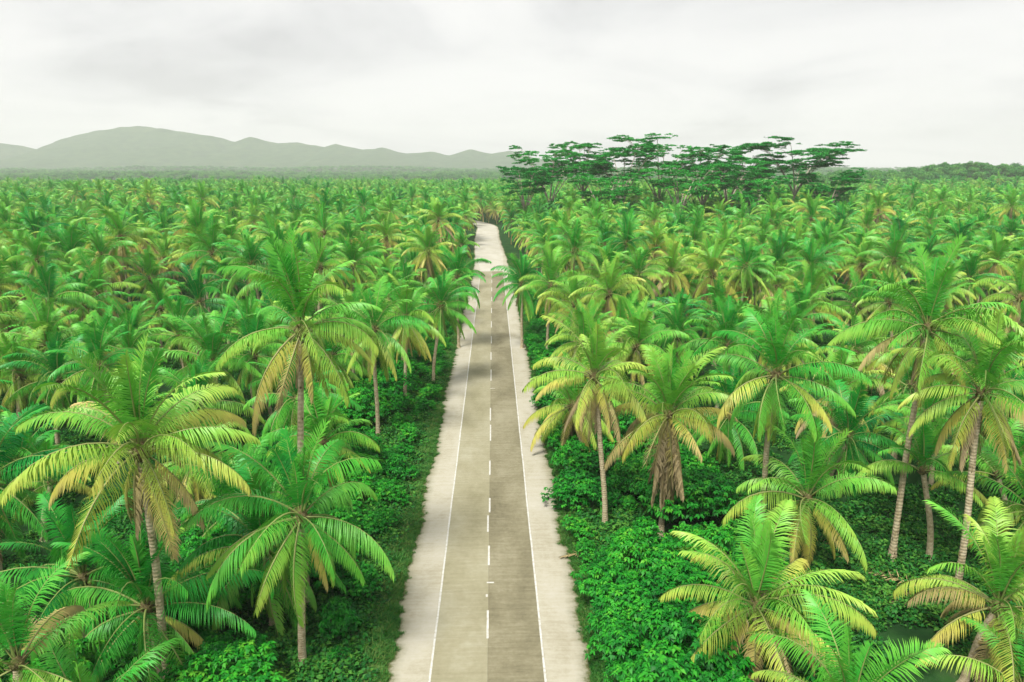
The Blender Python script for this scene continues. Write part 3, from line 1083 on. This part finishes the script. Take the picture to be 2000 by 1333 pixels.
def palm_proto(k):
    """a whole palm in one mesh for the far part of the plantation"""
    rg = random.Random(700 + k)
    style = ['green', 'mixed', 'dark', 'olive', 'green', 'yellow', 'mixed', 'dark', 'green', 'small'][k % 10]
    H = 10.5
    acc = Acc()
    ox, oy, z = trunk_curve(k % NT)
    zi = np.linspace(0, 1, 6)
    V, q, t = tube(np.stack((np.interp(zi, z, ox), np.interp(zi, z, oy), zi * H), -1), 0.22 - 0.05 * zi, 5)
    acc.add(V, q, t, tint=0.86, along=0.0, across=0.0)
    top = np.array((ox[-1], oy[-1], H))
    for (st, v, az, tilt, sc, tint, t_) in crown_spec(rg, style):
        a = FR_LOW[st][v]
        Mx = np.array(Matrix.Rotation(az, 3, 'Z') @ Matrix.Rotation(tilt, 3, 'Y'))
        off = top + np.array((0.15 * math.cos(az), 0.15 * math.sin(az), 0.55 - 0.75 * t_))
        V = np.vstack(a.V) @ Mx.T * sc + off
        al = np.zeros(len(V))
        ac = np.zeros(len(V))
        for s, vv in a.A['along']:
            al[s:s + len(vv)] = vv
        for s, vv in a.A['across']:
            ac[s:s + len(vv)] = vv
        acc.add(V, np.vstack(a.Q), np.vstack(a.T), tint=tint, along=al, across=ac)
    return acc.mesh("palm_stand", (M['frond'],))


PP = [palm_proto(k) for k in range(10)]
SIDX = {'green': (0, 4, 8), 'mixed': (1, 6), 'dark': (2, 7), 'olive': (3,), 'yellow': (5,), 'small': (9,)}
rgs = random.Random(9)
pts = [(f[0], f[1], float(ground_z(f[0], f[1])) - (10.5 - f[2]) - 0.0) for f in rest]
scatter("palm_grove", pts, [rgs.uniform(0, 6.28) for _ in rest], [rgs.uniform(0.84, 1.10) for _ in rest], [rgs.choice(SIDX[f[3]]) for f in rest], PP,
        "dense mass of far coconut palm crowns filling the plain", "palm grove")


# ---- leaf cards
def leaf_cards(C, Dn, size, rg, asp=0.5, curl=0.0):
    """kite-shaped leaves at centres C facing Dn"""
    n = len(C)
    Dn = Dn / (np.linalg.norm(Dn, axis=1)[:, None] + 1e-9)
    r = rg.normal(size=(n, 3))
    A = np.cross(Dn, r)
    A /= np.linalg.norm(A, axis=1)[:, None] + 1e-9
    B = np.cross(Dn, A)
    sz = (size * (0.7 + 0.6 * rg.random(n)))[:, None]
    V = np.stack((C - A * sz * 0.5, C + B * sz * asp * 0.5 + Dn * sz * 0.08, C + A * sz * 0.5 - Dn * sz * curl, C - B * sz * asp * 0.5 + Dn * sz * 0.08), 1).reshape(-1, 3)
    q = np.arange(n)[:, None] * 4 + np.arange(4)
    return V, q, np.repeat(rg.random(n), 4)


def shrub_meshes(k):
    """leafy mound: (leaves, stems)"""
    rg = np.random.default_rng(60 + k)
    acc = Acc()
    st = Acc()
    for b in range(7):
        a = rg.uniform(0, 6.28)
        r = rg.uniform(0, 0.95) if b else 0
        c = np.array((r * math.cos(a), r * math.sin(a), rg.uniform(0.6, 1.75) - 0.35 * r))
        rad = rg.uniform(0.5, 0.85)
        V, q, t = tube([(0.1 * math.cos(a), 0.1 * math.sin(a), 0), c * (0.5, 0.5, 0.6), c], (0.035, 0.025, 0.012), 4)
        st.add(V, q, t)
        # sprigs: clusters of leaves drooping round a twig end
        ns = 46
        d = rg.normal(size=(ns, 3))
        d[:, 2] = np.abs(d[:, 2]) * 0.9 + rg.normal(0, 0.35, ns)
        d /= np.linalg.norm(d, axis=1)[:, None]
        pc = c + d * rad * rg.uniform(0.72, 1.12, ns)[:, None] * np.array((1, 1, 0.85))
        for i in range(ns):
            m = 8
            aa = np.linspace(0, 6.28, m, endpoint=False) + rg.uniform(0, 1)
            out = np.stack((np.cos(aa), np.sin(aa), rg.uniform(-0.9, 0.1, m)), -1) + d[i] * 0.4
            out /= np.linalg.norm(out, axis=1)[:, None]
            L = rg.uniform(0.12, 0.22, m)[:, None]
            C0 = pc[i] + rg.normal(0, 0.02, (m, 3))
            up = np.array((0, 0, 1.0)) + d[i] * 0.6 + rg.normal(0, 0.25, (m, 3))
            W = np.cross(out, up)
            W /= np.linalg.norm(W, axis=1)[:, None] + 1e-9
            V = np.stack((C0, C0 + out * L * 0.5 + W * L * 0.26 + np.array((0, 0, .02)), C0 + out * L - np.array((0, 0, .05)), C0 + out * L * 0.5 - W * L * 0.26 + np.array((0, 0, .02))), 1).reshape(-1, 3)
            lf = np.repeat(np.clip(0.5 + 0.25 * rg.normal() + 0.12 * rg.normal(size=m), 0, 1), 4)
            acc.add(V, np.arange(m)[:, None] * 4 + np.arange(4), None, leaf=lf)
    return acc.mesh("foliage", (M['shrub'],)), st.mesh("stem", (M['stem'],))


SHR = [shrub_meshes(k) for k in range(6)]


def cover_proto(k):
    rg = np.random.default_rng(160 + k)
    n = 150
    C = np.stack((rg.normal(0, 0.5, n), rg.normal(0, 0.5, n), rg.uniform(0.05, 0.55, n)), -1)
    C[:, 2] *= np.exp(-(C[:, 0] ** 2 + C[:, 1] ** 2))
    rc_ = np.hypot(C[:, 0], C[:, 1])[:, None]
    C[:, :2] *= np.minimum(1.0, 0.85 / rc_)
    C[:, 2] += 0.05
    D = rg.normal(0, 0.5, (n, 3)) + np.array((0, 0, 1.0))
    V, q, lf = leaf_cards(C, D, 0.20, rg, 0.6, 0.15)
    acc = Acc()
    acc.add(V, q, None, leaf=lf)
    return acc.mesh("ground_cover", (M['cover'],))


def grass_proto(k):
    rg = np.random.default_rng(260 + k)
    n = 46
    a = rg.uniform(0, 6.28, n)
    base = np.stack((rg.normal(0, 0.22, n), rg.normal(0, 0.22, n), np.zeros(n)), -1)
    out = np.stack((np.cos(a), np.sin(a), np.zeros(n)), -1)
    h = rg.uniform(0.22, 0.55, n)[:, None]
    w = np.stack((-np.sin(a), np.cos(a), np.zeros(n)), -1) * 0.022
    m1 = base + out * h * 0.25 + np.array((0, 0, 1)) * h * 0.7
    tp = base + out * h * 0.75 + np.array((0, 0, 1)) * h * 0.9
    V = np.stack((base - w, base + w, m1 + w, m1 - w, tp), 1).reshape(-1, 3)
    b = np.arange(n)[:, None] * 5
    acc = Acc()
    acc.add(V, b + np.array((0, 1, 2, 3)), b + np.array((3, 2, 4)), leaf=np.repeat(rg.random(n), 5))
    return acc.mesh("verge_grass", (M['grass'],))


CP = [cover_proto(k) for k in range(4)]
GP = [grass_proto(k) for k in range(4)]

# shrubs: the largest ones by the verge are things, the mass behind them is undergrowth
rgb = random.Random(31)
shr = []
for side in (-1, 1):
    y = 24.0
    while y < 170:
        inner = (8.6 if side < 0 else 7.3) if y < 75 else (7.4 if side < 0 else 6.9)
        depth = 12 if y < 75 else (9 if y < 120 else 5)
        x = inner
        while x < inner + depth:
            if rgb.random() < (0.84 if x < inner + 8 else 0.5):
                s = rgb.choice((0.6, 0.8, 0.95, 1.1, 1.3, 1.55)) * rgb.uniform(0.9, 1.1) * (1.0 if x < inner + 1.5 else 1.25) * (0.8 if y > 80 else 1.0) * (0.75 if (x < inner + 2.5 and side < 0) else 1.0)
                shr.append((side * (x + rgb.uniform(-0.7, 0.7)), y + rgb.uniform(-0.8, 0.8), s, side))
            x += rgb.uniform(1.5, 2.1)
        y += rgb.uniform(1.6, 2.1)
hb = np.array([(h[0][0], h[0][1]) for h in hero_rec if h[8] < 95])
shr = [s for s in shr if not np.any((np.abs(hb[:, 0] - s[0]) < 1.7) & (s[1] < hb[:, 1] + 1.2) & (s[1] > hb[:, 1] - 4.5))]
shr_c = []
for s in shr:
    px, py, zc = project((s[0], s[1], 1.0))
    if 0 < px < 2000 and 300 < py < 1333:
        vis = s[2] / zc * (1.0 if abs(s[0]) < 13 else 0.4)
        shr_c.append((vis, px, py, s))
shr_c.sort(key=lambda c: -c[0])
big = shr_c[:70]
bigset = {id(c[3]) for c in big}
# labelled by side and order from the camera end of the verge
for side in (-1, 1):
    lst = sorted([c for c in big if c[3][3] == side], key=lambda c: c[3][1])
    for k, (vis, px, py, s) in enumerate(lst):
        best = min(hero_rec, key=lambda h: math.hypot(project((h[0][0], h[0][1], 0.5))[0] - px, project((h[0][0], h[0][1], 0.5))[1] - py))
        key = ('shrub', side, best[5])
        n = used.get(key, 0)
        used[key] = n + 1
        root = bpy.data.objects.new("roadside_shrub", None)
        root.location = (s[0], s[1], 0)
        root.rotation_euler = (0, 0, rgb.uniform(0, 6.28))
        root.scale = (s[2], s[2], s[2] * rgb.uniform(0.85, 1.15))
        col.objects.link(root)
        tag(root, f"bright leafy shrub {'left' if side < 0 else 'right'} of the road, {ORD[min(n, 19)]}nearest by the {best[5]}'s foot", "shrub", "leafy shrubs along the road verges")
        fm, sm = SHR[rgb.randrange(6)]
        obj("foliage", fm, root)
        obj("stem", sm, root)
rs = [s for s in shr if id(s) not in bigset]
scatter("undergrowth", [(s[0], s[1], 0) for s in rs], [rgb.uniform(0, 6.28) for _ in rs], [s[2] for s in rs], [rgb.randrange(6) for _ in rs], [a for a, b in SHR],
        "thick green undergrowth between the palms and the road", "undergrowth")

# low ground cover over the plantation floor and verges
rgc = np.random.default_rng(12)
P = []
n = 16000
yy = 20 + 150 * rgc.random(n) ** 1.5
xx = (rgc.random(n) * 2 - 1) * (0.8 * yy + 12)
ok = np.abs(xx) > 7.4 + rgc.random(n) * 0.5
P.append(np.stack((xx[ok], yy[ok], 0 * xx[ok]), -1))
n = 9000
yy = 20 + 160 * rgc.random(n) ** 1.3
xx = np.where(rgc.random(n) < 0.5, -1, 1) * (7.3 + 5.0 * rgc.random(n) ** 1.2)
P.append(np.stack((xx, yy, 0 * xx), -1))
P = np.vstack(P)
P = P[(fbm(P[:, 0] / 5.0, P[:, 1] / 5.0, 3, 91) < 0.55 + 0.22 * rgc.random(len(P))) | (np.abs(P[:, 0]) < 11)]
P[:, 0] += road_x(P[:, 1])
scatter("ground_cover", P, rgc.random(len(P)) * 6.28, 0.5 + 1.1 * rgc.random(len(P)) ** 1.6, rgc.integers(0, 4, len(P)), CP, "low leafy ground cover over the plantation floor", "ground cover")

n = 36000
yy = 20 + 210 * rgc.random(n) ** 1.4
side = rgc.random(n) < 0.5
dd = np.abs(rgc.normal(0, 0.40, n)) + 0.03 - (rgc.random(n) < 0.10) * 0.45 * rgc.random(n) ** 2 + (rgc.random(n) < 0.6) * rgc.random(n) * 2.4
xx = np.where(side, OUT_L(yy) - dd, OUT_R(yy) + dd)
P = np.stack((xx, yy, 0 * xx + 0.005), -1)
scatter("verge_grass", P, rgc.random(n) * 6.28, 0.25 + 0.75 * rgc.random(n) * np.clip(0.15 + dd, 0.15, 1.2), rgc.integers(0, 4, n), GP, "ragged grass fringe along both road shoulders", "grass")


# dead fronds lying where they fell
FF = [frond_geo(4.4, 6, 12, 1.2, 8, 4, 0.12, 0.8, 40, 14 * (k - 1), 950 + k, 0.036, 25 * (k - 1), 2.0).mesh("fallen_frond", (M['frond'],)) for k in range(3)]
rgd = random.Random(88)
nf_ = 0
for hr in sorted(hero_rec, key=lambda h: h[8]):
    p = hr[0]
    if nf_ >= 22 or hr[8] > 75 or abs(p[0]) < 7:
        continue
    a = rgd.uniform(0, 6.28)
    fx, fy = p[0] + 2.6 * math.cos(a), p[1] + 2.6 * math.sin(a) - 1.5
    if abs(fx) < 9.5:
        fx = math.copysign(9.5, fx)
    o = obj("fallen_frond", FF[nf_ % 3], None, (fx, fy, 0.28), (rgd.uniform(-0.1, 0.1), 0.04, rgd.uniform(0, 6.28)))
    o["tint"] = rgd.uniform(0.6, 0.85)
    tag(o, f"dead brown frond lying on the ground at the foot of the {hr[5]}", "fallen frond", "fallen fronds on the plantation floor")
    nf_ += 1


# ------------------------------------------------------------------ flat-topped trees
def albizia(px, ptop, wpx, zc, label, seed, lean=0.0):
    rg = random.Random(seed)
    nr = np.random.default_rng(seed)
    top = unproject(px, ptop, zc)
    H = top[2]
    Rr = wpx / FPX * zc / 2
    root = bpy.data.objects.new("flat_topped_tree", None)
    root.location = (top[0], top[1], 0)
    col.objects.link(root)
    tag(root, label, "tree", "flat-topped trees rising over the palms")
    tk = Acc()
    fork = H * rg.uniform(0.34, 0.48)
    bx, by = rg.uniform(-2, 2), rg.uniform(-2, 2)
    z = np.linspace(0, 1, 6)
    P = np.stack((bx * z + 0.3 * np.sin(z * 5), by * z, z * fork), -1)
    V, q, t = tube(P, 0.55 - 0.12 * z, 8)
    tk.add(V, q, t)
    tk_o = obj("trunk", tk.mesh("trunk", (M['bark'],), True), root)
    fol = Acc()
    nl = rg.randint(6, 7)
    a0 = rg.uniform(0, 6.28)
    for i in range(nl):
        lm = Acc()
        a = a0 + i * 6.28 / nl + rg.uniform(-0.35, 0.35)
        reach = Rr * rg.uniform(0.55, 0.85) * (0.55 if i == 0 else 1.0)
        zt = H * (rg.uniform(0.86, 0.95) if i % 3 != 1 else rg.uniform(0.70, 0.82))
        e = np.array((bx + reach * math.cos(a), by + reach * math.sin(a), zt))
        s0 = P[-1] - np.array((0, 0, 0.3))
        mid = s0 + (e - s0) * 0.5 + np.array((0, 0, (zt - fork) * 0.08)) - np.array((math.cos(a), math.sin(a), 0)) * reach * 0.10
        u = np.linspace(0, 1, 8)[:, None]
        C = (1 - u) ** 2 * s0 + 2 * u * (1 - u) * mid + u ** 2 * e
        V, q, t = tube(C, 0.30 * (1 - u[:, 0]) + 0.06, 6)
        lm.add(V, q, t)
        nb = rg.randint(6, 8)
        ends = [e]
        for b in range(nb):
            ub = rg.uniform(0.45, 0.98)
            s1 = (1 - ub) ** 2 * s0 + 2 * ub * (1 - ub) * mid + ub ** 2 * e
            ab = a + rg.uniform(-1.5, 1.5)
            rl = Rr * rg.uniform(0.22, 0.48)
            e1 = s1 + np.array((rl * math.cos(ab), rl * math.sin(ab), rl * rg.uniform(0.12, 0.5)))
            e1[2] = min(e1[2], H * 0.985)
            m1 = (s1 + e1) / 2 + np.array((0, 0, rl * 0.10))
            V, q, t = tube([s1, m1, e1], (0.10, 0.07, 0.03), 4)
            lm.add(V, q, t)
            ends.append(e1)
        obj("limb", lm.mesh("limb", (M['bark'],), True), root)
        for e1 in ends:
            pr = Rr * rg.uniform(0.20, 0.36)
            base = rg.uniform(-0.2, 0.2)
            for q_ in range(rg.randint(6, 9)):
                a2 = rg.uniform(0, 6.283)
                r2 = pr * math.sqrt(rg.random())
                c2 = e1 + np.array((r2 * math.cos(a2), r2 * math.sin(a2), 0.20 * pr * (1 - (r2 / pr) ** 2) + rg.gauss(0, 0.22)))
                la, lb = pr * rg.uniform(0.22, 0.52), pr * rg.uniform(0.12, 0.26)
                m = int(40 * la * lb + 14)
                rr = np.sqrt(nr.random(m)) * (0.7 + 0.5 * nr.random(m))
                aa = nr.random(m) * 6.283
                u1, v1 = rr * np.cos(aa) * la, rr * np.sin(aa) * lb
                cx, sx = math.cos(a2), math.sin(a2)
                Cc = np.stack((c2[0] + u1 * cx - v1 * sx, c2[1] + u1 * sx + v1 * cx, c2[2] - 0.10 * np.abs(u1) + nr.normal(0, 0.12, m)), -1)
                D = nr.normal(0, 0.36, (m, 3)) + np.array((0, 0, 1.0))
                V, q, lf = leaf_cards(Cc, D, 0.66, nr, 0.45, 0.12)
                fol.add(V, q, None, leaf=np.clip(lf + base + rg.uniform(-0.12, 0.12), 0, 1))
    cr = obj("crown", fol.mesh("crown", (M['albizia'],)), root)
    return root


ALB = [
    (1082, 288, 150, 262, "flat-topped tree at the left end of the tall group, lower tier spreading roadwards"),
    (1030, 322, 95, 246, "lowest small flat-topped tree on the left flank of the group"),
    (1150, 272, 130, 272, "second flat-topped tree from the left, thin layered top"),
    (1225, 276, 140, 258, "flat-topped tree left of the group's middle with drooping tiers"),
    (1295, 263, 150, 268, "tallest flat-topped tree with the broad unbroken top"),
    (1375, 270, 150, 262, "flat-topped tree just right of the tallest one"),
    (1335, 318, 130, 238, "forked pale-trunked tree standing in front of the tallest one"),
    (1440, 306, 140, 248, "lower flat-topped tree with the white forked trunk, right of the middle"),
    (1470, 290, 110, 282, "flat-topped tree behind the white forked trunk"),
    (1560, 270, 200, 264, "wide flat-topped tree standing apart at the right end of the group"),
    (1610, 332, 120, 252, "low dark tiered tree beneath the rightmost wide top"),
    (1490, 345, 120, 240, "low tiered tree between the forked trunk and the rightmost wide top"),
    (1180, 335, 130, 244, "low tiered tree under the second flat top"),
]
for k, (px, pt, w, zc, lab) in enumerate(ALB):
    albizia(px, pt, w, zc, lab, 400 + k)


def broad_mesh(k, H=9.0, W=8.0, n=900, size=0.75):
    rg = np.random.default_rng(500 + k)
    acc = Acc()
    for b in range(11):
        a = rg.uniform(0, 6.28)
        r = W / 2 * math.sqrt(rg.random()) * 0.75
        c = np.array((r * math.cos(a), r * math.sin(a), H * (0.78 - 0.35 * (r / (W / 2)) * rg.random() - 0.12 * rg.random())))
        rad = W * rg.uniform(0.16, 0.26)
        m = n // 11
        d = rg.normal(size=(m, 3))
        d[:, 2] += 0.35
        d /= np.linalg.norm(d, axis=1)[:, None]
        C = c + d * rad * rg.uniform(0.7, 1.1, m)[:, None] * np.array((1, 1, 0.8))
        V, q, lf = leaf_cards(C, d + rg.normal(0, 0.45, (m, 3)) + np.array((0, 0, 0.3)), size, rg, 0.6, 0.1)
        acc.add(V, q, None, leaf=np.clip(lf + rg.uniform(-0.25, 0.25), 0, 1))
    t = Acc()
    V, q, tt = tube([(0, 0, 0), (0.1, 0, H * 0.35), (0.3, 0.1, H * 0.7)], (0.28, 0.22, 0.08), 6)
    t.add(V, q, tt)
    for i in range(4):
        a = i * 1.6
        V, q, tt = tube([(0.1, 0, H * 0.3), (W * 0.16 * math.cos(a), W * 0.16 * math.sin(a), H * 0.52), (W * 0.28 * math.cos(a), W * 0.28 * math.sin(a), H * 0.7)], (0.14, 0.1, 0.04), 5)
        t.add(V, q, tt)
    return acc.mesh("crown", (M['broad'],)), t.mesh("trunk", (M['bark'],))


BR = [broad_mesh(k) for k in range(5)]
rgt = random.Random(3)
for k, (px, py, zc, s, lab) in enumerate([
        (1250, 372, 250, 1.5, "round dark broadleaf tree below the flat tops, left of their middle"),
        (1085, 372, 236, 1.3, "round broadleaf tree close to the far road bend, right side"),
        (1190, 382, 232, 1.1, "broadleaf tree between the two round trees under the flat tops"),
        (1345, 382, 246, 1.3, "dark broadleaf tree among the pale trunks in the group's middle"),
        (1425, 385, 250, 1.2, "broadleaf tree below the white forked trunk"),
        (1540, 388, 256, 1.2, "broadleaf tree under the gap left of the rightmost flat top"),
        (1632, 350, 270, 1.35, "bushy dark tree under the right tip of the rightmost flat top"),
        (362, 338, 700, 1.9, "largest dark round tree on the left plain's horizon"),
        (405, 342, 690, 1.6, "dark tree just right of the largest round tree on the horizon"),
        (330, 346, 680, 1.4, "lower dark tree just left of the largest round tree on the horizon"),
        (438, 348, 670, 1.2, "smallest dark tree at the right end of the horizon clump"),
        (1770, 352, 480, 1.4, "round green tree standing above the palms before the right hill"),
        (925, 352, 420, 1.2, "dark tree left of the road bend, above the far palms")]):
    p = unproject(px, py, zc)
    z0 = float(ground_z(p[0], p[1]))
    root = bpy.data.objects.new("broadleaf_tree", None)
    sz = max(0.6, (p[2] - z0) / 9.2)
    root.location = (p[0], p[1], z0)
    root.scale = (s * 1.05, s * 1.05, sz)
    root.rotation_euler = (0, 0, rgt.uniform(0, 6.28))
    col.objects.link(root)
    tag(root, lab, "tree", "broadleaf trees among the far palms")
    a, b = BR[k % 5]
    obj("crown", a, root)
    obj("trunk", b, root)

# far woodland over the plain and the hills
rgw = np.random.default_rng(44)
P, S = [], []
n = 15000
yy = 620 + 2900 * rgw.random(n) ** 1.25
xx = (rgw.random(n) * 2 - 1) * (0.80 * yy + 60)
P.append(np.stack((xx, yy), -1))
S.append(0.7 + 0.7 * rgw.random(n) + 0.5 * (yy > 1500))
n = 2600
xx = 215 + 640 * rgw.random(n)
yy = 555 + 300 * rgw.random(n)
P.append(np.stack((xx, yy), -1))
S.append(0.45 + 0.65 * rgw.random(n) ** 1.5)
P = np.vstack(P)
S = np.concatenate(S)
keep = (P[:, 1] > 850) | (P[:, 0] > 215) | (rgw.random(len(P)) < 0.12)
P, S = P[keep], S[keep]
Z = ground_z(P[:, 0], P[:, 1])
scatter("distant_woodland", np.column_stack((P, Z - 1.0)), rgw.random(len(P)) * 6.28, S, rgw.integers(0, 5, len(P)), [a for a, b in BR],
        "far woodland covering the plain and low hills, fading into haze", "woodland")

# ------------------------------------------------------------------ haze: one closed box of pale air
def mat_haze():
    m, t = new_mat("haze_air")
    v = N(t, 'ShaderNodeVolumePrincipled', i={'Color': (0.975, 0.98, 0.992, 1), 'Density': 0.00016, 'Anisotropy': 0.0})
    o = N(t, 'ShaderNodeOutputMaterial')
    t.links.new(v.outputs[0], o.inputs['Volume'])
    return m


hx0, hx1, hy0, hy1, hz0, hz1 = -6500, 6500, -400, 6500, -12, 420
hv = [(x, y, z) for z in (hz0, hz1) for y in (hy0, hy1) for x in (hx0, hx1)]
hq = [(0, 2, 3, 1), (4, 5, 7, 6), (0, 1, 5, 4), (2, 6, 7, 3), (0, 4, 6, 2), (1, 3, 7, 5)]
hz = obj("haze", mesh_from("haze", hv, hq, None, None, (mat_haze(),)))
tag(hz, "pale haze lying over the plain and the mountains", "haze", kind="stuff")
